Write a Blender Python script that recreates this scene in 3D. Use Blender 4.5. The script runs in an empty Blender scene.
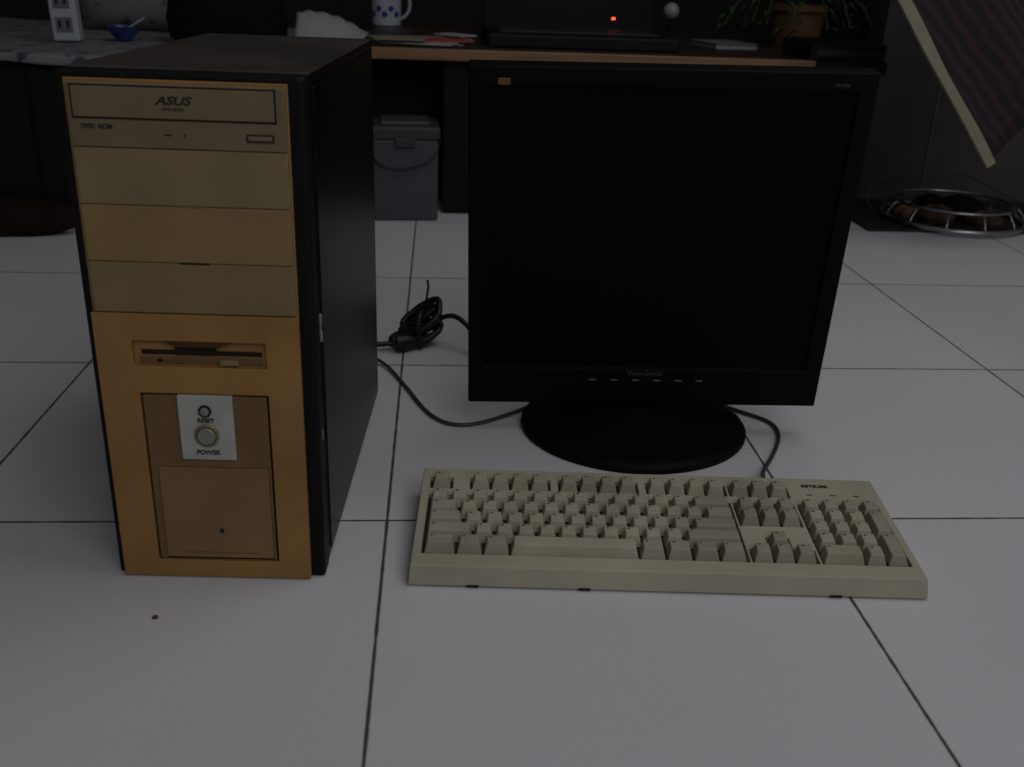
import bpy, bmesh, math, random
from mathutils import Vector, Matrix
random.seed(4)
S=bpy.context.scene
col=S.collection

# ------------------------------------------------------------ materials
def mat(name, c, rough=.5, spec=.5, metal=0, noise=0, nscale=30, bump=0, bscale=200, emit=None, coat=0, c2=None):
    m=bpy.data.materials.new(name); m.use_nodes=True
    nt=m.node_tree; b=nt.nodes['Principled BSDF']
    b.inputs['Base Color'].default_value=(*c,1)
    b.inputs['Roughness'].default_value=rough
    b.inputs['Specular IOR Level'].default_value=spec
    b.inputs['Metallic'].default_value=metal
    b.inputs['Coat Weight'].default_value=coat
    b.inputs['Coat Roughness'].default_value=.2
    tc=nt.nodes.new('ShaderNodeTexCoord')
    if noise or c2:
        n=nt.nodes.new('ShaderNodeTexNoise'); n.inputs['Scale'].default_value=nscale; n.inputs['Detail'].default_value=5
        nt.links.new(tc.outputs['Object'],n.inputs['Vector'])
        r=nt.nodes.new('ShaderNodeValToRGB')
        r.color_ramp.elements[0].position=.3; r.color_ramp.elements[1].position=.7
        a=c2 if c2 else tuple(x*(1-noise) for x in c)
        z=c if c2 else tuple(min(1,x*(1+noise)) for x in c)
        r.color_ramp.elements[0].color=(*a,1); r.color_ramp.elements[1].color=(*z,1)
        nt.links.new(n.outputs['Fac'],r.inputs['Fac']); nt.links.new(r.outputs['Color'],b.inputs['Base Color'])
    if bump:
        n2=nt.nodes.new('ShaderNodeTexNoise'); n2.inputs['Scale'].default_value=bscale
        nt.links.new(tc.outputs['Object'],n2.inputs['Vector'])
        bp=nt.nodes.new('ShaderNodeBump'); bp.inputs['Strength'].default_value=bump; bp.inputs['Distance'].default_value=.001
        nt.links.new(n2.outputs['Fac'],bp.inputs['Height']); nt.links.new(bp.outputs['Normal'],b.inputs['Normal'])
    if emit:
        b.inputs['Emission Color'].default_value=(*emit,1); b.inputs['Emission Strength'].default_value=3
    return m

def floor_mat():
    m=bpy.data.materials.new('floor_tiles'); m.use_nodes=True; nt=m.node_tree; N=nt.nodes; L=nt.links
    b=N['Principled BSDF']; tc=N.new('ShaderNodeTexCoord'); sp=N.new('ShaderNodeSeparateXYZ')
    L.new(tc.outputs['Object'],sp.inputs[0])
    def M(op,a,bv=None,c=None):
        n=N.new('ShaderNodeMath'); n.operation=op
        for i,v in enumerate((a,bv,c)):
            if v is None: continue
            if isinstance(v,(int,float)): n.inputs[i].default_value=v
            else: L.new(v,n.inputs[i])
        return n.outputs[0]
    ds=[]; ids=[]
    for ax in ('X','Y'):
        s=M('DIVIDE',sp.outputs[ax],.4)
        r=M('ROUND',s); d=M('ABSOLUTE',M('SUBTRACT',s,r)); ds.append(d)
        ids.append(M('FLOOR',s))
    d=M('MULTIPLY',M('MINIMUM',ds[0],ds[1]),.4)
    wob=N.new('ShaderNodeTexNoise'); wob.inputs['Scale'].default_value=40; L.new(tc.outputs['Object'],wob.inputs['Vector'])
    th=M('MULTIPLY_ADD',wob.outputs['Fac'],.0018,.0001)
    g=N.new('ShaderNodeMapRange'); g.interpolation_type='SMOOTHSTEP'
    L.new(M('SUBTRACT',d,th),g.inputs['Value']); g.inputs['From Min'].default_value=-.0006; g.inputs['From Max'].default_value=.0014
    cmb=N.new('ShaderNodeCombineXYZ'); L.new(ids[0],cmb.inputs[0]); L.new(ids[1],cmb.inputs[1])
    wn=N.new('ShaderNodeTexWhiteNoise'); wn.noise_dimensions='2D'; L.new(cmb.outputs[0],wn.inputs['Vector'])
    n1=N.new('ShaderNodeTexNoise'); n1.inputs['Scale'].default_value=3; n1.inputs['Detail'].default_value=8
    L.new(tc.outputs['Object'],n1.inputs['Vector'])
    n3=N.new('ShaderNodeTexNoise'); n3.inputs['Scale'].default_value=420; n3.inputs['Detail'].default_value=2
    L.new(tc.outputs['Object'],n3.inputs['Vector'])
    v=M('ADD',M('ADD',M('MULTIPLY_ADD',wn.outputs['Value'],.08,.70),M('MULTIPLY',n1.outputs['Fac'],.20)),M('MULTIPLY',n3.outputs['Fac'],.20))
    base=N.new('ShaderNodeMix'); base.data_type='RGBA'; base.blend_type='MULTIPLY'; base.inputs['Factor'].default_value=1
    base.inputs['A'].default_value=(.555,.555,.585,1)
    cc=N.new('ShaderNodeCombineXYZ'); [L.new(v,cc.inputs[i]) for i in range(3)]
    L.new(cc.outputs[0],base.inputs['B'])
    mx=N.new('ShaderNodeMix'); mx.data_type='RGBA'; mx.inputs['A'].default_value=(.062,.050,.042,1)
    L.new(base.outputs['Result'],mx.inputs['B']); L.new(g.outputs[0],mx.inputs['Factor'])
    L.new(mx.outputs['Result'],b.inputs['Base Color'])
    b.inputs['Roughness'].default_value=.55; b.inputs['Specular IOR Level'].default_value=.28
    bp=N.new('ShaderNodeBump'); bp.inputs['Distance'].default_value=.0015; bp.inputs['Strength'].default_value=.4
    L.new(g.outputs[0],bp.inputs['Height']); L.new(bp.outputs['Normal'],b.inputs['Normal'])
    return m

def floral_mat():
    m=bpy.data.materials.new('floral_cloth'); m.use_nodes=True; nt=m.node_tree; N=nt.nodes; L=nt.links
    b=N['Principled BSDF']; tc=N.new('ShaderNodeTexCoord')
    v=N.new('ShaderNodeTexVoronoi'); v.inputs['Scale'].default_value=22; L.new(tc.outputs['Object'],v.inputs['Vector'])
    n=N.new('ShaderNodeTexNoise'); n.inputs['Scale'].default_value=60; L.new(tc.outputs['Object'],n.inputs['Vector'])
    a=N.new('ShaderNodeMath'); a.operation='ADD'; L.new(v.outputs['Distance'],a.inputs[0]); L.new(n.outputs['Fac'],a.inputs[1])
    r=N.new('ShaderNodeValToRGB'); L.new(a.outputs[0],r.inputs['Fac'])
    e=r.color_ramp.elements; e[0].position=.68; e[0].color=(.03,.036,.065,1); e[1].position=.90; e[1].color=(.15,.15,.155,1)
    L.new(r.outputs['Color'],b.inputs['Base Color']); b.inputs['Roughness'].default_value=.8
    return m

def stripe_mat():
    m=bpy.data.materials.new('striped_purple_fabric'); m.use_nodes=True; nt=m.node_tree; N=nt.nodes; L=nt.links
    b=N['Principled BSDF']; tc=N.new('ShaderNodeTexCoord')
    w=N.new('ShaderNodeTexWave'); w.inputs['Scale'].default_value=22; w.inputs['Distortion'].default_value=2.5
    w.bands_direction='DIAGONAL'
    L.new(tc.outputs['Object'],w.inputs['Vector'])
    r=N.new('ShaderNodeValToRGB'); L.new(w.outputs['Fac'],r.inputs['Fac'])
    e=r.color_ramp.elements; e[0].position=.3;e[0].color=(.008,.006,.010,1); e[1].position=.9; e[1].color=(.034,.013,.024,1)
    L.new(r.outputs['Color'],b.inputs['Base Color']); b.inputs['Roughness'].default_value=.85
    return m

def wood_mat(name,c1,c2,rough=.45):
    m=bpy.data.materials.new(name); m.use_nodes=True; nt=m.node_tree; N=nt.nodes; L=nt.links
    b=N['Principled BSDF']; tc=N.new('ShaderNodeTexCoord'); mp=N.new('ShaderNodeMapping'); mp.inputs['Scale'].default_value=(2,30,30)
    L.new(tc.outputs['Object'],mp.inputs[0]); n=N.new('ShaderNodeTexNoise'); n.inputs['Scale'].default_value=3; n.inputs['Detail'].default_value=8
    L.new(mp.outputs[0],n.inputs['Vector']); r=N.new('ShaderNodeValToRGB'); L.new(n.outputs['Fac'],r.inputs['Fac'])
    r.color_ramp.elements[0].position=.3; r.color_ramp.elements[1].position=.7
    r.color_ramp.elements[0].color=(*c1,1); r.color_ramp.elements[1].color=(*c2,1)
    L.new(r.outputs['Color'],b.inputs['Base Color']); b.inputs['Roughness'].default_value=rough
    return m

BLK=mat('black_plastic',(.003,.003,.0035),.55,.2,noise=.2,bump=.15)
BLKS=mat('black_side_metal',(.0025,.002,.0025),.35,.2)
TOPM=mat('case_top_metal',(.040,.034,.030),.42,.5,noise=.35,nscale=8)  # base colour raised to carry the sheen on the case top
SCR=mat('lcd_screen',(.002,.002,.003),.5,.06)
MONB=mat('monitor_bezel_plastic',(.0028,.0028,.0034),.55,.09)
ORG=mat('aged_tan_plastic',(.275,.148,.048),.55,.22,noise=.15,nscale=14)
DOOR=mat('door_plastic',(.150,.090,.040),.55,.22,noise=.14,nscale=25)
PEACH=mat('lower_door_plastic',(.215,.122,.060),.5,.22,noise=.12,nscale=15)
BAY1=mat('beige_drive_plastic',(.160,.128,.074),.5,.22,noise=.10,nscale=20)
BAY2=mat('beige_cover_light',(.205,.156,.082),.5,.22,noise=.10,nscale=14)
BAY3=mat('beige_cover_yellow',(.230,.153,.066),.5,.22,noise=.12,nscale=14)
BAY4=mat('beige_cover_grey',(.200,.146,.074),.5,.22,noise=.10,nscale=14)
DARK=mat('dark_gap',(.014,.009,.006),.7,.2)
INK=mat('ink',(.02,.018,.015),.7,.2)
SILV=mat('silver_plate',(.36,.375,.34),.45,.4,noise=.10,nscale=40)
BTN=mat('button_grey',(.19,.19,.165),.35,.5)
GOLD=mat('brass_ring',(.22,.18,.09),.35,.5,metal=.4)
KB=mat('keyboard_case',(.355,.332,.255),.6,.2,noise=.13,nscale=9)
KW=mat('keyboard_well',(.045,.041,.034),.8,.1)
KK=mat('keycap',(.340,.308,.232),.55,.2,noise=.18,nscale=16)
KKD=mat('keycap_darker',(.285,.263,.203),.55,.2,noise=.18,nscale=16)
LEG=mat('key_legend',(.07,.065,.05),.6,.2)
CAB=mat('cable_black',(.006,.006,.007),.45,.4)
CABG=mat('cable_grey',(.04,.036,.033),.5,.4)
WALL=mat('wall_dark',(.014,.012,.013),.8,.2,noise=.3,nscale=3)
WALLR=mat('wall_grey',(.052,.046,.048),.6,.3,noise=.25,nscale=4)
WOODE=wood_mat('table_edge_wood',(.13,.065,.027),(.23,.125,.055))
WOODT=wood_mat('table_dark_wood',(.015,.010,.008),(.035,.021,.014))
BLKW=mat('black_board',(.004,.0035,.0035),.7,.2)  # cabinet boards, and the shade imitated below the table top
BAGM=mat('bag_fabric',(.006,.005,.005),.9,.1,bump=.4,bscale=90)
WHT=mat('white_paper',(.30,.305,.325),.7,.2,noise=.05)
WHT2=mat('white_ceramic',(.34,.36,.41),.25,.5)
BLUE=mat('blue_glaze',(.02,.035,.15),.3,.5)
REDP=mat('red_print',(.27,.06,.035),.6,.2)
GRYB=mat('grey_box_plastic',(.056,.059,.069),.5,.3,noise=.1)
GRYL=mat('grey_lid',(.038,.040,.047),.5,.3)
BROWN=mat('brown_fabric',(.014,.007,.005),.9,.1,noise=.4,nscale=20,bump=.5,bscale=60)
LEAF=mat('leaf_green',(.035,.075,.020),.5,.3,noise=.3)
CREAM=mat('cream_trim',(.25,.23,.165),.8,.1,noise=.1,nscale=40)
CHROME=mat('chrome',(.35,.35,.36),.3,.5,metal=1)
LED=mat('red_led',(.8,.05,.02),.4,emit=(1,.08,.02))
TERRA=mat('terracotta',(.16,.09,.045),.7,.2,noise=.2)
FLORAL=floral_mat(); STRIPE=stripe_mat()

# ------------------------------------------------------------ helpers
def add(name,me,m=None,parent=None,loc=None,rot=None,mtx=None):
    o=bpy.data.objects.new(name,me); col.objects.link(o)
    if m is not None and me is not None and len(me.materials)==0: me.materials.append(m)
    if parent: o.parent=parent
    if loc is not None: o.location=loc
    if rot is not None: o.rotation_euler=rot
    if mtx is not None: o.matrix_local=mtx
    return o
def empty(name,loc=(0,0,0),rot=(0,0,0),parent=None):
    o=bpy.data.objects.new(name,None); o.empty_display_size=.05; col.objects.link(o); o.location=loc; o.rotation_euler=rot
    if parent: o.parent=parent
    return o
def bev(o,w,seg=2,ang=40):
    b=o.modifiers.new('bevel','BEVEL'); b.width=w; b.segments=seg; b.limit_method='ANGLE'; b.angle_limit=math.radians(ang); return o
def smooth(me,on=True):
    for p in me.polygons: p.use_smooth=on
def box(name,lo,hi,m,parent=None,bw=0,seg=2,taper=None,loc=None,rot=None):
    bm=bmesh.new(); x0,y0,z0=lo; x1,y1,z1=hi
    v=[bm.verts.new(c) for c in [(x0,y0,z0),(x1,y0,z0),(x1,y1,z0),(x0,y1,z0),(x0,y0,z1),(x1,y0,z1),(x1,y1,z1),(x0,y1,z1)]]
    for f in [(3,2,1,0),(4,5,6,7),(0,1,5,4),(1,2,6,5),(2,3,7,6),(3,0,4,7)]: bm.faces.new([v[i] for i in f])
    me=bpy.data.meshes.new(name); bm.to_mesh(me); bm.free()
    o=add(name,me,m,parent,loc,rot)
    if bw: bev(o,bw,seg)
    return o
def mesh(name,vs,fs,m,parent=None,loc=None,rot=None,sm=False):
    me=bpy.data.meshes.new(name); me.from_pydata(vs,[],fs); me.update()
    bm=bmesh.new(); bm.from_mesh(me); bmesh.ops.recalc_face_normals(bm,faces=bm.faces); bm.to_mesh(me); bm.free()
    if sm: smooth(me)
    return add(name,me,m,parent,loc,rot)
def lathe(name,prof,m,parent=None,loc=None,rot=None,n=48,sx=1,sy=1,sm=True,wob=0):
    vs=[];fs=[]
    for r,z in prof:
        for i in range(n):
            a=2*math.pi*i/n; k=1+wob*(math.sin(3*a+1)+.6*math.sin(7*a+z*40)+.4*math.sin(11*a)); vs.append((r*math.cos(a)*sx*k,r*math.sin(a)*sy*k,z*(1+wob*math.sin(5*a))))
    for k in range(len(prof)-1):
        for i in range(n):
            j=(i+1)%n; fs.append((k*n+i,k*n+j,(k+1)*n+j,(k+1)*n+i))
    fs.append(tuple(range(n))); fs.append(tuple((len(prof)-1)*n+i for i in range(n)))
    o=mesh(name,vs,fs,m,parent,loc,rot,sm)
    es=o.modifiers.new('es','EDGE_SPLIT'); es.split_angle=math.radians(40)
    return o
def cable(name,pts,r,m,parent=None,cyc=False,tilt=None):
    cu=bpy.data.curves.new(name,'CURVE'); cu.dimensions='3D'; cu.bevel_depth=r; cu.bevel_resolution=4; cu.resolution_u=12
    sp=cu.splines.new('NURBS'); sp.points.add(len(pts)-1); sp.order_u=4; sp.use_endpoint_u=True; sp.use_cyclic_u=cyc
    for i,p in enumerate(pts): sp.points[i].co=(*p,1)
    cu.materials.append(m); cu.use_fill_caps=True
    tmp=bpy.data.objects.new(name,cu); col.objects.link(tmp)
    bpy.context.view_layer.update()
    me=bpy.data.meshes.new_from_object(tmp.evaluated_get(bpy.context.evaluated_depsgraph_get()))
    bpy.data.objects.remove(tmp); smooth(me)
    return add(name,me,m,parent)
def text(name,s,size,m,parent,loc,rot=(math.pi/2,0,0),ext=.00015,sx=1,shear=0,off=.01):
    cu=bpy.data.curves.new(name,'FONT'); cu.body=s; cu.size=size; cu.extrude=ext; cu.align_x='CENTER'; cu.align_y='CENTER'; cu.offset=size*off; cu.shear=shear
    tmp=bpy.data.objects.new(name,cu); col.objects.link(tmp); bpy.context.view_layer.update()
    me=bpy.data.meshes.new_from_object(tmp.evaluated_get(bpy.context.evaluated_depsgraph_get()))
    bpy.data.objects.remove(tmp); me.materials.clear()
    o=add(name,me,m,parent,loc,rot); o.scale=(sx,1,1); return o
def relief(name,xs,zs,dep,back,m,parent=None,wellmat=None,xf=None,loc=None):
    bm=bmesh.new()
    nx,nz=len(xs)-1,len(zs)-1
    D=[[dep((xs[i]+xs[i+1])/2,(zs[j]+zs[j+1])/2) for j in range(nz)] for i in range(nx)]
    def q(a,mi=0):
        f=bm.faces.new([bm.verts.new(p) for p in a]); f.material_index=mi
    for i in range(nx):
        for j in range(nz):
            d=D[i][j]; q([(xs[i],d,zs[j]),(xs[i+1],d,zs[j]),(xs[i+1],d,zs[j+1]),(xs[i],d,zs[j+1])],1 if d>0 and wellmat else 0)
            q([(xs[i],back,zs[j]),(xs[i],back,zs[j+1]),(xs[i+1],back,zs[j+1]),(xs[i+1],back,zs[j])])
            dr=D[i+1][j] if i+1<nx else back
            if dr!=d: q([(xs[i+1],d,zs[j]),(xs[i+1],dr,zs[j]),(xs[i+1],dr,zs[j+1]),(xs[i+1],d,zs[j+1])])
            du=D[i][j+1] if j+1<nz else back
            if du!=d: q([(xs[i],d,zs[j+1]),(xs[i+1],d,zs[j+1]),(xs[i+1],du,zs[j+1]),(xs[i],du,zs[j+1])])
            if i==0: q([(xs[0],d,zs[j]),(xs[0],d,zs[j+1]),(xs[0],back,zs[j+1]),(xs[0],back,zs[j])])
            if j==0: q([(xs[i],d,zs[0]),(xs[i],back,zs[0]),(xs[i+1],back,zs[0]),(xs[i+1],d,zs[0])])
    bmesh.ops.remove_doubles(bm,verts=bm.verts,dist=1e-5)
    bmesh.ops.recalc_face_normals(bm,faces=bm.faces)
    if xf:
        for v in bm.verts: v.co=xf(v.co)
        bmesh.ops.recalc_face_normals(bm,faces=bm.faces)
    me=bpy.data.meshes.new(name); bm.to_mesh(me); bm.free()
    me.materials.append(m)
    if wellmat: me.materials.append(wellmat)
    return add(name,me,None,parent,loc)

# ------------------------------------------------------------ room
fl=mesh('floor',[(-2.2,-3,0),(2.6,-3,0),(2.6,2.4,0),(-2.2,2.4,0)],[(0,1,2,3)],floor_mat())
box('wall_back',(-2.2,2.3,0),(2.6,2.4,2.6),WALL)
box('wall_left',(-2.2,0.2,0),(-2.1,2.3,2.6),WALL)
wr=box('wall_right',(1.05,1.50,0),(2.6,1.60,2.6),WALLR)
for i in range(3): box('trim_%d'%(i+1),(1.2+.4*i,1.496,0),(1.204+.4*i,1.5,2.6),mat('trim_m%d'%i,(.085,.08,.08),.6))

# ------------------------------------------------------------ computer tower
W_,D_,H_=.1745,.398,.4125
tw=empty('computer_tower',(-.2220,-.0865,0),(0,0,-.056))
box('case_body',(0,.022,.004),(W_,D_,H_-.0015),BLKS,tw,.0015)
box('top_panel',(.001,.024,H_-.0035),(W_-.001,D_-.002,H_),TOPM,tw,.001)
box('side_panel',(W_-.001,.03,.012),(W_+.0015,D_-.012,H_-.01),BLKS,tw,.001)
box('bezel_surround',(0,.002,.0),(W_,.024,H_-.001),BLK,tw,.003,3)
X0,X1=.0065,.1630
box('bezel_backplate',(X0,.0008,.0015),(X1,.01,.4065),ORG,tw,.001)
fx0,fx1,fz0,fz1=.0345,.137,.1925,.2135
dx0,dx1,dz0,dz1=.0365,.137,.0175,.170
xs=sorted(set([X0,fx0,dx0,.137,X1]))
def dep(x,z):
    if fx0<x<fx1 and fz0<z<fz1: return .0123
    if dx0<x<dx1 and dz0<z<dz1: return .004
    return 0
lb=relief('lower_bezel',xs,[.0015,dz0,dz1,fz0,fz1,.2355],dep,.0125,ORG,tw,loc=(0,-.004,0)); bev(lb,.0008,2)
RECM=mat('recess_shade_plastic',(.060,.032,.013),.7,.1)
box('recess_back',(fx0+.0005,.0050,fz0+.0003),(fx1-.0005,.0078,fz1-.0003),RECM,tw)
box('recess_lower_lip',(fx0+.003,.0005,fz0),(fx1-.003,.0068,fz0+.0085),DOOR,tw,.0015)
mesh('recess_finger_hump',[(.058,-.0040,fz1+.0005),(.112,-.0040,fz1+.0005),(.100,-.0040,fz1-.0045),(.070,-.0040,fz1-.0045),
 (.058,.006,fz1+.0005),(.112,.006,fz1+.0005),(.100,.006,fz1-.0045),(.070,.006,fz1-.0045)],
 [(0,1,2,3),(4,5,6,7),(0,1,5,4),(1,2,6,5),(2,3,7,6),(3,0,4,7)],RECM,tw)
box('floppy_slot',(fx0+.006,-.0002,fz0+.0090),(fx1-.004,.0056,fz0+.0125),DARK,tw)
box('floppy_centre_notch',(.066,-.0006,fz0+.0085),(.098,.0056,fz0+.0150),DARK,tw,.0008)
box('floppy_eject_button',(.101,-.003,fz0+.0015),(.115,.001,fz0+.0062),BAY2,tw,.0006)
box('floppy_led',(.052,-.0003,fz0+.003),(.056,.001,fz0+.005),DARK,tw)
box('door_gap',(dx0,-.0006,dz0),(dx1,.0004,dz1),DARK,tw)
box('door_upper_plate',(dx0+.0018,-.0034,dz0+.088),(dx1-.0018,-.0005,dz1-.0016),DOOR,tw,.0006)
box('door_left_rail',(dx0+.0018,-.0034,dz0+.0018),(dx0+.0075,-.0005,dz0+.088),DOOR,tw,.0005)
box('door_right_rail',(dx1-.0035,-.0034,dz0+.0018),(dx1-.0018,-.0005,dz0+.088),DOOR,tw)
box('door_lower_panel',(dx0+.0078,-.0040,dz0+.0032),(dx1-.0040,-.0005,dz0+.0878),PEACH,tw,.0008)
text('door_print','Intel Pentium processor ready',.0036,DOOR,tw,(dx0+.054,-.0041,dz0+.0085),sx=1.35)
box('door_badge',(.090,-.0045,.045),(.0930,-.004,.049),INK,tw)
sx0,sx1,sz0,sz1=.0655,.1085,.1135,.1695
box('control_plate',(sx0,-.0058,sz0),(sx1,-.0004,sz1),SILV,tw,.0008)
cxp=.0868
RX=(math.pi/2,0,0)
lathe('reset_ring',[(.0052,0),(.0052,.0012),(.0036,.0014),(.0036,.0002)],INK,tw,(cxp,-.0057,.1565),RX)
lathe('reset_button',[(.0034,0),(.0034,.0022),(.0026,.0027),(.0,.0028)],BTN,tw,(cxp,-.0057,.1565),RX)
lathe('power_ring',[(.0100,0),(.0100,.0010),(.0088,.0018),(.0080,.0018),(.0080,.0002)],GOLD,tw,(cxp,-.0057,.1352),RX)
lathe('power_button_gap',[(.0081,0),(.0081,.0006)],DARK,tw,(cxp,-.0057,.1352),RX)
lathe('power_button',[(.0072,0),(.0072,.0024),(.0062,.0032),(.0050,.0030),(0,.0028)],BTN,tw,(cxp,-.0057,.1352),RX)
text('reset_label','RESET',.0050,INK,tw,(cxp,-.0060,.1482),off=.03)
text('power_label','POWER',.0054,INK,tw,(cxp,-.0060,.1202),off=.03)
def bay(nm,z0,z1,m,d=.004):
    return box(nm,(X0+.0035,-d,z0+.0002),(X1-.0012,.003,z1-.0002),m,tw,.0009)
bay('bay_cover_1',.3185,.3595,BAY2); bay('bay_cover_2',.2758,.3185,BAY3); bay('bay_cover_3',.2362,.2758,BAY4)
od=bay('optical_drive_face',.3597,.4045,BAY1,.0045)
tx0,tx1,tz0,tz1=.0125,.1555,.3795,.4030
box('tray_gap',(tx0,-.0049,tz0),(tx1,-.0040,tz1),DARK,tw)
box('disc_tray_front',(tx0+.0013,-.0058,tz0+.0014),(tx1-.0013,-.0046,tz1-.0012),BAY1,tw,.0005)
text('drive_label','ASUS',.0080,INK,tw,(.084,-.0060,.3932),sx=1.3,shear=.3,off=.03)
text('drive_sublabel','DVD-E818A',.003,INK,tw,(.084,-.0060,.3875))
text('drive_logo_left','DVD  ROM',.0045,INK,tw,(.029,-.0048,.3742),off=.03)
box('drive_eject_button',(.134,-.0060,.3668),(.153,-.0044,.3718),DARK,tw)
box('drive_eject_cap',(.1350,-.0066,.3677),(.1520,-.0048,.3709),BAY1,tw,.0004)
lathe('drive_emergency_hole',[(.0008,0),(.0008,.0004)],DARK,tw,(.090,-.0044,.3695),RX,n=12)
box('drive_led',(.076,-.0048,.3690),(.081,-.0044,.3700),DARK,tw)
box('bay_notch_1',(.078,-.0044,.2752),(.100,-.0038,.2764),DARK,tw)
box('bay_notch_2',(.078,-.0044,.3180),(.100,-.0038,.3188),BAY1,tw)
box('side_latch_glint',(W_,.0205,.207),(W_+.0025,.0235,.216),BTN,tw,.001)  # latch mark with its pale reflection, built as grey pieces
box('side_latch_glint_upper',(W_,.0195,.221),(W_+.0025,.0225,.231),BTN,tw,.001)
box('side_latch_glint_link',(W_,.0215,.215),(W_+.0018,.0228,.222),BTN,tw,.0005)
box('side_glint_low',(W_,.013,.125),(W_+.0010,.0148,.134),BTN,tw,.0004)  # small highlight on the tower side, modelled as a grey sliver
for i,(a,b) in enumerate([(.015,.04),(.15,.04),(.015,.34),(.15,.34)]):
    lathe('foot_%d'%(i+1),[(.008,0),(.008,.005)],BLK,tw,(a,b,0),n=16)

# ------------------------------------------------------------ monitor
mo=empty('lcd_monitor',(.272,.222,0))
bs=lathe('stand_base',[(.990,0),(1.0,.002),(1.0,.006),(.985,.009),(.93,.0115),(.70,.016),(.45,.021),(.30,.027),(.22,.033),(0,.034)],MONB,mo,loc=(.001,-.0105,0),n=72,sx=.1295,sy=.1205)
yaw,tilt,ro=-.052,-.131,.0134
Wm,Hm=.391,.369
ux=Vector((math.cos(yaw)*math.cos(ro),math.sin(yaw)*math.cos(ro),math.sin(ro))).normalized()
n=Vector((math.sin(yaw)*math.cos(tilt),-math.cos(yaw)*math.cos(tilt),math.sin(tilt))).normalized()
yv=-(n-ux*n.dot(ux)).normalized(); zv=ux.cross(yv)
org=Vector((.2764,.1885,.0385))-Vector((.272,.222,0))
M4=Matrix(((ux.x,yv.x,zv.x,org.x),(ux.y,yv.y,zv.y,org.y),(ux.z,yv.z,zv.z,org.z),(0,0,0,1)))
pn=empty('panel',parent=mo); pn.matrix_local=M4
sb,bb=.018,.045
bz=relief('front_bezel',[-Wm/2,-Wm/2+sb,Wm/2-sb,Wm/2],[0,bb,Hm-sb,Hm],lambda x,z:.0035 if abs(x)<Wm/2-sb and bb<z<Hm-sb else 0,.026,MONB,pn,wellmat=SCR); bev(bz,.002,3)
def frustum(nm,a,b,y0,y1,m,par):
    (ax0,az0,ax1,az1),(bx0,bz0,bx1,bz1)=a,b
    vs=[(ax0,y0,az0),(ax1,y0,az0),(ax1,y0,az1),(ax0,y0,az1),(bx0,y1,bz0),(bx1,y1,bz0),(bx1,y1,bz1),(bx0,y1,bz1)]
    o=mesh(nm,vs,[(0,1,2,3),(4,5,6,7),(0,1,5,4),(1,2,6,5),(2,3,7,6),(3,0,4,7)],m,par); bev(o,.006,3); return o
frustum('rear_shell',(-Wm/2+.004,.004,Wm/2-.004,Hm-.004),(-.13,.05,.13,.30),.025,.055,MONB,pn)
LG=mat('label_grey',(.045,.045,.045),.5)
text('bezel_brand_label','ViewSonic',.0095,LG,pn,(.0,-.0003,.0400))
text('bezel_model_label','VA703b',.0045,LG,pn,(Wm/2-.035,-.0003,Hm-.012))
BM=mat('menu_button_grey',(.10,.10,.10),.4)
for i,bx in enumerate([-.058,-.034,-.010,.014,.038,.061]):
    box('menu_button_%d'%(i+1),(bx-.004,-.0012,.0305),(bx+.004,.002,.0321),BM,pn,.0004)
box('maker_badge',(-Wm/2+.028,-.0006,Hm-.0175),(-Wm/2+.040,.001,Hm-.0110),mat('badge_orange',(.13,.06,.022),.5),pn,.0005)
nk=mesh('stand_neck',[(-.045,-.005,.02),(.045,-.005,.02),(.045,.030,.02),(-.045,.030,.02),(-.036,.020,.17),(.036,.020,.17),(.036,.045,.17),(-.036,.045,.17)],
 [(0,1,2,3),(4,5,6,7),(0,1,5,4),(1,2,6,5),(2,3,7,6),(3,0,4,7)],MONB,mo); bev(nk,.006,3)

# ------------------------------------------------------------ keyboard
kb=empty('computer_keyboard',(.0230,-.1067,0),(0,0,-.0640))
KWd,KD=.4440,.157
u=.01880; kx=.0108
RP=.0181
ry=[.0290+RP*i for i in range(5)]; fy=.1315
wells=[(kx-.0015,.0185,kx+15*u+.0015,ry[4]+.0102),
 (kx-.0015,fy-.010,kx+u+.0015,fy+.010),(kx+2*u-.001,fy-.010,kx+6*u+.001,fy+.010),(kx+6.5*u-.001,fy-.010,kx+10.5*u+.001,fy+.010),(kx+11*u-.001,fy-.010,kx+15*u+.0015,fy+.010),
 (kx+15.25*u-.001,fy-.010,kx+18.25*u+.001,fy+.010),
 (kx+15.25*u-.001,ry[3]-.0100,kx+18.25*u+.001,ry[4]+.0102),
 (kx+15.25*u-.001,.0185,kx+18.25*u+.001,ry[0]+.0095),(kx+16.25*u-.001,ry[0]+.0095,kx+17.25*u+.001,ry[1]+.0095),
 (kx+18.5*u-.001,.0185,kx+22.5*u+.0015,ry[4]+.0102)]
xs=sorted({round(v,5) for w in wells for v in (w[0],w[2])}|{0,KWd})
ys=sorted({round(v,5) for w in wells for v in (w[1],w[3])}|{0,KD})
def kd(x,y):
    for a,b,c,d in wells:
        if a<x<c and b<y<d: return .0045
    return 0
def topz(y): return .0190+.0115*min(1,max(0,y/KD))
def kxf(co):
    x,d,y=co.x,co.y,co.z
    if d>=.019: 
        return Vector((x,y-.003 if y<.001 else y,.0015 if y<.08 else .006))
    return Vector((x+(.0015 if x<.001 else (-.0015 if x>KWd-.001 else 0)),y+(.001 if y<.001 else 0),topz(y)-d))
kc=relief('keyboard_case',xs,ys,kd,.02,KB,kb,wellmat=KW,xf=kxf); bev(kc,.0018,3,50)
bm=bmesh.new(); bl=bmesh.new()
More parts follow.
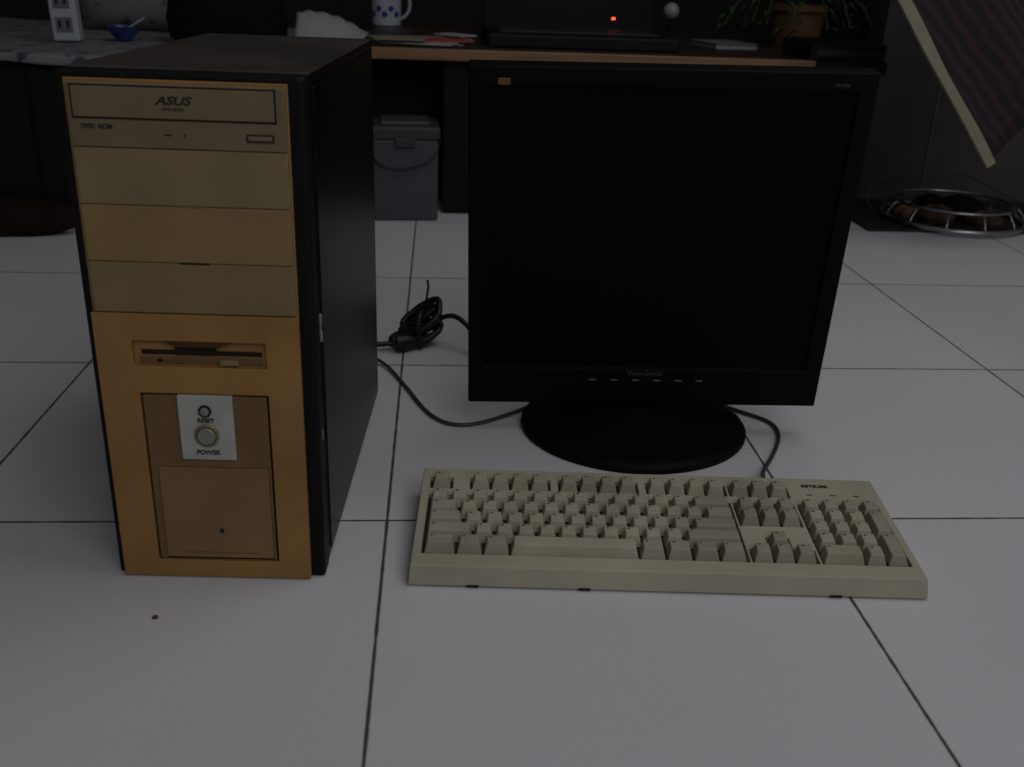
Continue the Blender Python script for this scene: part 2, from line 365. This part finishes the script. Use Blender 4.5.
def key(x,y,w=1,h=1,leg=True,dark=0):
    W2=w*u/2-.0008; H2=(h*RP)/2-.0006; zb=topz(y)-.004; zt=topz(y)+.0070
    slope=.085
    cx_,cy_=x,y
    b=[(-W2,-H2),(W2,-H2),(W2,H2),(-W2,H2)]
    t=[(-W2+.0028,-H2+.0040),(W2-.0028,-H2+.0040),(W2-.0028,H2-.0016),(-W2+.0028,H2-.0016)]
    vb=[bm.verts.new((cx_+p[0],cy_+p[1],zb)) for p in b]; vt=[bm.verts.new((cx_+p[0],cy_+p[1],zt+p[1]*slope+(.0010 if p[1]>0 else 0))) for p in t]
    fs=[bm.faces.new(vt),bm.faces.new(vb[::-1])]
    for i in range(4): fs.append(bm.faces.new([vb[i],vb[(i+1)%4],vt[(i+1)%4],vt[i]]))
    for f in fs: f.material_index=dark
    if leg:
        lx=cx_-W2+.0048; ly=cy_+H2-.0050; ww=.0020+random.random()*.0012
        vv=[bl.verts.new((lx+a*ww,ly+c*.0018,zt+(ly-cy_+c*.0018)*slope+.00095)) for a,c in ((0,0),(1,0),(1,1),(0,1))]
        bl.faces.new(vv)
def row(y,ws,x0=0,h=1,dk=()):
    x=x0;k=0
    for w in ws:
        if w<0: x+=-w; continue
        key(kx+(x+w/2)*u,y,w,h,leg=w<3,dark=1 if k in dk else 0); x+=w; k+=1
row(fy,[1,-1,1,1,1,1,-.5,1,1,1,1,-.5,1,1,1,1,-.25,1,1,1],dk=(5,6,7,8,13,14,15))
row(ry[4],[1]*13+[2,-.25,1,1,1,-.25,1,1,1,1],dk=(13,14,15,16,17,18,19,20))
row(ry[3],[1.5]+[1]*12+[1.5,-.25,1,1,1,-.25,1,1,1],dk=(0,14,15,16))
row(ry[2],[1.75]+[1]*11+[2.25,-3.5,1,1,1],dk=(0,12))
row(ry[1],[2.25]+[1]*10+[2.75,-1.25,1,-1.25,1,1,1],dk=(0,11,12))
row(ry[0],[1.5,1.25,1.25,6,1.25,1.25,1.25,1.25,-.25,1,1,1,-.25,2,1],dk=(0,1,2,4,5,6,7,8,9,10))
key(kx+22*u,(ry[3]+ry[2])/2,1,2,dark=1); key(kx+22*u,(ry[1]+ry[0])/2,1,2,dark=1)
me=bpy.data.meshes.new('keycaps'); bm.to_mesh(me); bm.free(); me.materials.append(KK); me.materials.append(KKD)
ko=add('keycaps',me,KK,kb); bev(ko,.0010,2,30)
me=bpy.data.meshes.new('key_legends'); bl.to_mesh(me); bl.free(); add('key_legends',me,LEG,kb)
text('keyboard_label','MITSUMI',.0068,INK,kb,(kx+19.8*u,fy+.011,topz(fy)+.0010),rot=(.078,0,0),off=.03)
for i in range(3):
    box('lock_led_%d'%(i+1),(kx+(19.2+i*1.2)*u,fy-.005,topz(fy)-.001),(kx+(19.2+i*1.2)*u+.005,fy-.0035,topz(fy)+.0002),LEG,kb)
for i,xx in enumerate((.05,.145,.36)):
    box('front_clip_%d'%(i+1),(xx,-.0036,.0012),(xx+.010,.0004,.0030),DARK,kb)
for i,xx in enumerate((.03,.39)):
    box('rear_foot_%d'%(i+1),(xx,.142,.0),(xx+.02,.149,.0095),KB,kb,.001)
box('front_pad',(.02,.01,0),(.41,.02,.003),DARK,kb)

# ------------------------------------------------------------ cables
cable('keyboard_cable',[(.375,.045,.022),(.380,.060,.016),(.388,.085,.006),(.402,.110,.003),(.425,.150,.003),(.442,.190,.003),(.440,.222,.003),(.418,.242,.003),(.385,.275,.003),(.33,.355,.003),(.24,.345,.003),(.17,.275,.003),(.130,.236,.003),(.088,.206,.003),(.055,.208,.003),(.030,.250,.003),(.012,.310,.003),(-.004,.350,.003),(-.016,.385,.004),(-.035,.41,.006),(-.06,.43,.012)],.0022,CABG)
cb=empty('power_cord_bundle',(.024,.478,0))
pts=[]
for k in range(6):
    for j in range(10):
        a=2*math.pi*j/10; R=.021+.009*((k*7)%3)/2
        pts.append((math.cos(a)*R+.006*math.sin(k*2.3+a),(math.sin(a)*.016)+.008*(k%3)-.004,.009+.0055*k+(math.sin(a)+1)*.007+.016*math.cos(a)*((k+1)/6)))
cable('cord_coil',pts,.0044,CAB,cb)
cable('cord_wrap',[(.0,-.022,.006),(-.006,-.026,.025),(-.004,-.018,.045),(.002,.0,.052),(.006,.018,.040),(.004,.02,.01)],.004,CAB,cb)
pl_=lathe('cord_plug',[(.006,0),(.012,.002),(.0125,.014),(.010,.024),(.006,.036),(.0045,.047)],CAB,cb,(-.036,-.030,.0125),(0,math.pi/2,.35),n=24)
lathe('plug_pin',[(.002,0),(.002,.016)],CAB,cb,(-.034,-.028,.0125),(0,-math.pi/2,.35),n=12)
cable('loose_loop',[(-.02,-.02,.005),(-.045,-.01,.006),(-.045,.025,.006),(-.015,.035,.010),(.01,.01,.02)],.0036,CAB,cb)
cable('tie_end',[(.004,0,.040),(.010,.002,.056),(.004,.004,.068),(.011,.004,.080),(.008,.004,.092)],.0016,CAB,cb)
cable('cord_to_screen',[(.02,0,.035),(.040,-.005,.050),(.060,-.020,.042),(.085,-.05,.014),(.12,-.12,.004),(.17,-.16,.004),(.20,-.17,.02),(.222,-.185,.07)],.0035,CAB,cb)
cable('cord_to_case',[(-.02,-.01,.012),(-.04,-.02,.006),(-.07,-.03,.006),(-.11,-.05,.03)],.0035,CAB,cb)
lathe('dirt_crumb',[(.0028,0),(.0022,.0012),(0,.0016)],mat('crumb',(.08,.04,.03),.8),None,(-.176,-.150,0),n=9)

# ------------------------------------------------------------ table & background
TZ=.335
tb=empty('low_table',(0,1.25,0))
box('table_top',(-.12,.012,TZ-.022),(.96,.95,TZ),WOODT,tb,.002)
box('table_edge',(-.12,0,TZ-.022),(.81,.0125,TZ),WOODE,tb,.002)
box('table_edge_dark',(.81,0,TZ-.026),(.96,.0125,TZ),BLKW,tb,.002)
box('table_end_panel',(.86,.012,0),(.93,.9,TZ-.022),BLKW,tb)
box('under_table_shade',(-.12,.16,0),(.10,.19,TZ-.022),BLKW,tb)  # added black board standing in for the shade under the table
box('under_table_shade_right',(.055,.03,0),(.87,.05,TZ-.022),BLKW,tb)  # same under-table shade as a black board, set further forward
cbn=empty('cabinet',(-.72,1.10,0))
box('cabinet_body',(-1.1,0,0),(.58,1.1,.312),BLKW,cbn,.003)
box('cabinet_door',(-.5,-.008,.03),(.02,.0,.29),BLKW,cbn,.002)
box('cabinet_door_second',(.03,-.008,.03),(.55,.0,.29),BLKW,cbn,.002)
vs=[];fs=[];nx=60;ny=24
for j in range(ny+1):
    for i in range(nx+1):
        x=-1.7+i*(1.56/nx); t=j/ny
        if t<.15: y=1.086+.004*math.sin(x*40); z=.302+(t/.15)*.016+.003*math.sin(x*23)*(1-t/.15)
        else: y=1.09+(t-.15)/.85*1.0; z=.3175+.0015*math.sin(x*30+y*20)
        vs.append((x,y,z))
for j in range(ny):
    for i in range(nx): a=j*(nx+1)+i; fs.append((a,a+1,a+nx+2,a+nx+1))
tc_=mesh('tablecloth',vs,fs,FLORAL,sm=True); so=tc_.modifiers.new('s','SOLIDIFY'); so.thickness=.0015; so.offset=1

ps=empty('power_strip',(-.700,1.34,.321),(0,-.03,0))
box('strip_body',(-.026,0,0),(.026,.03,.16),WHT2,ps,.004,3)
SK=mat('socket_grey',(.12,.12,.13),.5)
for i in range(3):
    box('socket_%d'%(i+1),(-.016,-.002,.018+i*.045),(.016,.002,.046+i*.045),SK,ps,.001)
    for s_ in (-1,1): box('slot_%d_%d'%(i+1,s_+2),(s_*.008-.0025,-.003,.026+i*.045),(s_*.008+.0025,.0,.040+i*.045),DARK,ps)
bg=empty('black_bag',(-.40,1.42,.321))
b1=lathe('bag_body',[(.10,0),(.125,.01),(.13,.05),(.12,.10),(.09,.13),(.05,.15),(0,.155)],BAGM,bg,sx=.95,sy=.5,n=48,wob=.03)
cable('bag_handle',[(-.06,0,.135),(-.05,0,.19),(0,0,.22),(.05,0,.19),(.06,0,.135)],.008,BAGM,bg)
fc=empty('floral_cushion',(-.64,1.74,.321))
vs=[];fs=[];q_=16
for sgn in (-1,1):
    for j in range(q_+1):
        for i in range(q_+1):
            a=i/q_*2-1; b=j/q_*2-1; k=(1-a**4)*(1-b**4)
            vs.append((a*.16*(1-.06*b*b),sgn*.045*k**.6+ .0,.11+b*.11*(1-.06*a*a)))
o_=(q_+1)**2
for s_ in (0,1):
    for j in range(q_):
        for i in range(q_): q=s_*o_+j*(q_+1)+i; fs.append((q,q+1,q+q_+2,q+q_+1))
mesh('cushion_shell',vs,fs,FLORAL,fc,sm=True)
gl=empty('blue_bowl',(-.610,1.42,.321))
lathe('bowl_body',[(.016,0),(.018,.004),(.030,.018),(.034,.028),(.032,.028),(.028,.018),(0,.006)],BLUE,gl,n=32)
cable('spoon',[(-.01,0,.012),(.02,.0,.03),(.045,.0,.045)],.002,WHT,gl)
vs=[];fs=[];nn=18
for j in range(nn+1):
    for i in range(nn+1):
        a=i/nn-.5; b=j/nn-.5
        vs.append((a*.17,b*.16,.020*(1-4*a*a)*(1-4*b*b)+.055*(0.5-a)*(1-4*b*b)+.003*math.sin(a*31+b*17)*(1-4*b*b)))
for j in range(nn):
    for i in range(nn): q=j*(nn+1)+i; fs.append((q,q+1,q+nn+2,q+nn+1))
ft=mesh('folded_towel',vs,fs,WHT,loc=(-.190,1.62,.324),sm=True); so=ft.modifiers.new('s','SOLIDIFY'); so.thickness=.003; so.offset=1
mg=empty('coffee_mug',(-.095,2.0,TZ))
lathe('mug_body',[(.034,0),(.038,.003),(.040,.09),(.037,.09),(.035,.006),(0,.006)],WHT2,mg,n=40)
cable('mug_handle',[(.037,0,.075),(.055,0,.078),(.064,0,.06),(.060,0,.035),(.045,0,.02),(.036,0,.018)],.0045,WHT2,mg)
for i in range(5):
    a=-math.pi/2+(-.9+i*.42)
    lathe('mug_flower_%d'%(i+1),[(.008,0),(.008,.0006)],BLUE,mg,(math.cos(a)*.0392,math.sin(a)*.0392,.030+.014*(i%2)),(math.pi/2,0,a+math.pi/2),n=7,wob=.15)
pp=empty('magazine_pile',(.02,1.42,TZ))
TANP=mat('paper_tan',(.19,.16,.12),.7)
for i,(a,b,w,d,r,m) in enumerate([(-.03,.04,.17,.24,.2,TANP),(.0,-.02,.15,.2,-.25,WHT),(.03,-.03,.11,.10,.35,REDP),(-.05,-.07,.10,.10,-.1,TANP),(.06,.03,.05,.08,.8,WHT)]):
    box('sheet_%d'%(i+1),(-w/2,-d/2,0),(w/2,d/2,.003),m,pp,loc=(a,b,.0035*i),rot=(0,0,r))
lp=empty('laptop',(.345,1.47,TZ))
box('laptop_base',(-.20,-.14,0),(.20,.14,.028),BLK,lp,.005,3)
box('laptop_keypad',(-.17,-.06,.0275),(.17,.11,.030),mat('keypad_dark',(.012,.012,.014),.5),lp,.001)
box('laptop_lid',(-.20,.14,.02),(.20,.152,.24),BLK,lp,.004,3)
box('power_led',(.098,.1385,.050),(.106,.1415,.055),LED,lp)
wc=empty('webcam',(.570,1.56,TZ))
lathe('webcam_foot',[(.022,0),(.022,.004),(.005,.010),(.005,.065)],BLK,wc,n=24)
lathe('webcam_head',[(0,-.018)]+[(.018*math.sin(a*math.pi/10),-.018*math.cos(a*math.pi/10)) for a in range(1,10)]+[(0,.018)],mat('webcam_silver',(.26,.26,.27),.4),wc,(0,0,.075),n=24)
nb=empty('notebook',(.70,1.57,TZ)); box('notebook_pages',(-.05,-.07,0),(.05,.07,.010),WHT,nb,.001,rot=(0,0,.2)); box('notebook_cover',(-.052,-.072,.010),(.052,.072,.012),mat('notebook_cover',(.15,.14,.13),.6),nb,rot=(0,0,.2))
rt=empty('set_top_box',(.88,1.335,TZ)); box('box_body',(-.085,-.082,0),(.075,.10,.035),BLK,rt,.004); box('box_front_strip',(-.07,-.084,.010),(.06,-.080,.022),mat('strip',(.012,.012,.012),.3),rt)
pl=empty('potted_plant',(.92,1.72,TZ))
lathe('pot',[(.055,0),(.062,.08),(.068,.08),(.068,.095),(.060,.095),(.057,.08),(0,.078)],TERRA,pl,n=32)
lv=[];lf=[]
def leafat(p,d,L,w):
    d=Vector(d).normalized(); s=d.cross(Vector((0,0,1))).normalized()*w; up=Vector((0,0,1))
    p=Vector(p); i=len(lv)
    lv.extend([p,p+d*L*.4+s+up*.004,p+d*L-up*.010,p+d*L*.4-s+up*.004]); lf.append((i,i+1,i+2,i+3))
for k in range(15):
    a=2*math.pi*k/15+random.random()*.3; R=.08+random.random()*.10; hh=.05+random.random()*.06
    P=[(0,0,.08),(R*.3*math.cos(a),R*.3*math.sin(a),.12+hh),(R*.8*math.cos(a),R*.8*math.sin(a),.10+hh*.8),(R*1.1*math.cos(a),R*1.1*math.sin(a)-.05,.03+hh*.2)]
    cable('stem_%d'%(k+1),P,.0018,LEAF,pl)
    for t in range(11):
        q=t/10; b0=Vector(P[1]).lerp(Vector(P[2]),min(1,q*2)) if q<.5 else Vector(P[2]).lerp(Vector(P[3]),(q-.5)*2)
        an=a+random.uniform(-1.5,1.5); leafat(b0,(math.cos(an),math.sin(an),random.uniform(-.4,.3)),.030,.008)
mesh('leaves',[tuple(v) for v in lv],lf,LEAF,pl)

gb=empty('storage_box',(-.021,1.205,0),(0,0,.05))
box('box_base',(-.066,0,0),(.066,.15,.165),GRYB,gb,.006,3)
box('box_lid',(-.070,-.004,.163),(.070,.154,.190),GRYL,gb,.006,3)
box('box_latch',(-.02,-.008,.150),(.02,-.002,.168),GRYL,gb,.002)
box('lid_tray',(-.05,.02,.188),(.05,.12,.197),GRYB,gb,.004)
cable('box_strap',[(-.064,.02,.14),(-.066,-.010,.12),(-.03,-.012,.105),(.03,-.012,.11),(.066,-.010,.135),(.072,.03,.16)],.002,CAB,gb)

cu=empty('floor_cushion',(-.80,1.045,0))
cs=lathe('cushion_body',[(.0,.0),(.13,.0),(.17,.015),(.18,.035),(.16,.055),(.10,.066),(0,.07)],BROWN,cu,n=48,sx=1.0,sy=.20,wob=.02)

dm=box('floor_dark_sheet',(.95,1.185,0),(2.3,1.495,.006),mat('dark_sheet',(.02,.018,.018),.8,.2,noise=.4,nscale=12),None,.002)  # added sheet that makes the floor around the basket dark
rg=empty('metal_basket',(1.178,1.285,.006))
def ring(nm,R,z,r,m): 
    return cable(nm,[(R*math.cos(2*math.pi*i/24),R*math.sin(2*math.pi*i/24),z) for i in range(24)],r,m,rg,cyc=True)
ring('ring_lower',.150,.006,.0055,CHROME); ring('ring_upper',.128,.040,.003,CHROME)
for i in range(12):
    a=2*math.pi*i/12; cable('wire_%d'%(i+1),[(.150*math.cos(a),.150*math.sin(a),.006),(.145*math.cos(a),.145*math.sin(a),.025),(.128*math.cos(a),.128*math.sin(a),.040)],.0015,CHROME,rg)
RAG=mat('rag_brown',(.060,.036,.025),.9,.1,noise=.6,nscale=30,bump=.8,bscale=50)
for i,(a,b,R,h) in enumerate([(-.05,-.02,.045,.035),(.03,.03,.06,.045),(.05,-.05,.04,.03),(-.02,.07,.04,.04),(-.085,.03,.03,.025)]):
    lathe('rag_%d'%(i+1),[(R*.9,.0),(R,.4*h),(R*.7,.8*h),(R*.3,h),(0,h)],[RAG,BAGM,RAG,BAGM,TERRA][i],rg,(a,b,0),n=28,wob=.08)
cable('loose_cable',[(-.14,.10,.0),(-.16,.13,.03),(-.10,.15,.08),(0,.15,.06),(.10,.16,.09),(.2,.15,.02),(.3,.1,.0)],.0025,CABG,rg)

hc=empty('hanging_cloth',(1.0,1.0,0))
A=Vector((1.077,1.0,.181)); Bt=Vector((.604,1.0,.78))
A2=Vector((1.30,1.0,.47)); B2=Vector((1.30,1.0,.78))
vs=[];fs=[];n1_,n2_=24,20
for j in range(n2_+1):
    t=j/n2_
    l=A.lerp(Bt,t); r=A2.lerp(B2,t)
    for i in range(n1_+1):
        s_=i/n1_; p=l.lerp(r,s_); p.y+=.012*math.sin(s_*14+t*3)*min(1,s_*3)
        vs.append(tuple(p-Vector((1,1,0))))
for j in range(n2_):
    for i in range(n1_): q=j*(n1_+1)+i; fs.append((q,q+1,q+n1_+2,q+n1_+1))
h1=mesh('cloth_body',vs,fs,STRIPE,hc,sm=True); so=h1.modifiers.new('s','SOLIDIFY'); so.thickness=.003
dv=(A-Bt).normalized(); pv=Vector((dv.z,0,-dv.x))
if pv.x<0: pv=-pv
vs=[];fs=[];nh=20
for k in range(nh+1):
    t=k/nh; c=(A+dv*.006).lerp(Bt,t); wv=.0085+.0022*t+.0008*math.sin(t*20)
    for yy in (-.006,.004):
        for s_ in (-1,1): vs.append(tuple(c+pv*wv*s_+Vector((.0015*math.sin(t*17),yy,0))-Vector((1,1,0))))
for k in range(nh):
    a=k*4; b=a+4
    fs+=[(a,a+1,b+1,b),(a+2,a+3,b+3,b+2),(a,a+2,b+2,b),(a+1,a+3,b+3,b+1)]
fs+=[(0,1,3,2),(nh*4,nh*4+1,nh*4+3,nh*4+2)]
h2=mesh('cloth_hem',vs,fs,CREAM,hc)
cable('hanging_rail',[(-.45,0,.785),(0,0,.785),(.5,0,.785),(.9,0,.785)],.010,CHROME,hc)
cable('rail_bracket',[(.2,0,.785),(.2,.2,.785),(.2,.50,.785)],.008,CHROME,hc)

# ------------------------------------------------------------ light
w=bpy.data.worlds.new('world'); S.world=w; w.use_nodes=True
w.node_tree.nodes['Background'].inputs[0].default_value=(.90,.90,.98,1); w.node_tree.nodes['Background'].inputs[1].default_value=.075
def area(nm,loc,tgt,size,e,c):
    l=bpy.data.lights.new(nm,'AREA'); l.shape='RECTANGLE'; l.size=size[0]; l.size_y=size[1]; l.energy=e; l.color=c
    o=bpy.data.objects.new(nm,l); col.objects.link(o); o.location=loc
    o.rotation_euler=(Vector(tgt)-Vector(loc)).to_track_quat('-Z','Y').to_euler(); return o
area('window_light',(1.1,-2.4,2.1),(.4,.1,0),(2.2,1.6),21.5,(1,.98,.985))
area('ceiling_light',(.9,.1,1.9),(.6,.2,0),(1.3,1.3),6.5,(1,.985,.97))

# ------------------------------------------------------------ camera
f,pitch,yw,roll=998.82514,.39355,.07996,.03702
fw=Vector((math.sin(yw)*math.cos(pitch),math.cos(yw)*math.cos(pitch),-math.sin(pitch)))
r=Vector((math.cos(yw),-math.sin(yw),0)); uu=r.cross(fw)
c_,s_=math.cos(roll),math.sin(roll); r2=r*c_+uu*s_; u2=-r*s_+uu*c_
cd=bpy.data.cameras.new('camera'); co=bpy.data.objects.new('camera',cd); col.objects.link(co)
b=-fw
co.matrix_world=Matrix(((r2.x,u2.x,b.x,.04746),(r2.y,u2.y,b.y,-.82902),(r2.z,u2.z,b.z,.48668),(0,0,0,1)))
cd.sensor_width=36; cd.lens=f/1024*36; cd.clip_start=.01
cd.dof.use_dof=True; cd.dof.focus_distance=.98; cd.dof.aperture_fstop=9
S.camera=co
S.view_settings.view_transform='Standard'; S.view_settings.look='None'; S.view_settings.exposure=0; S.view_settings.gamma=1
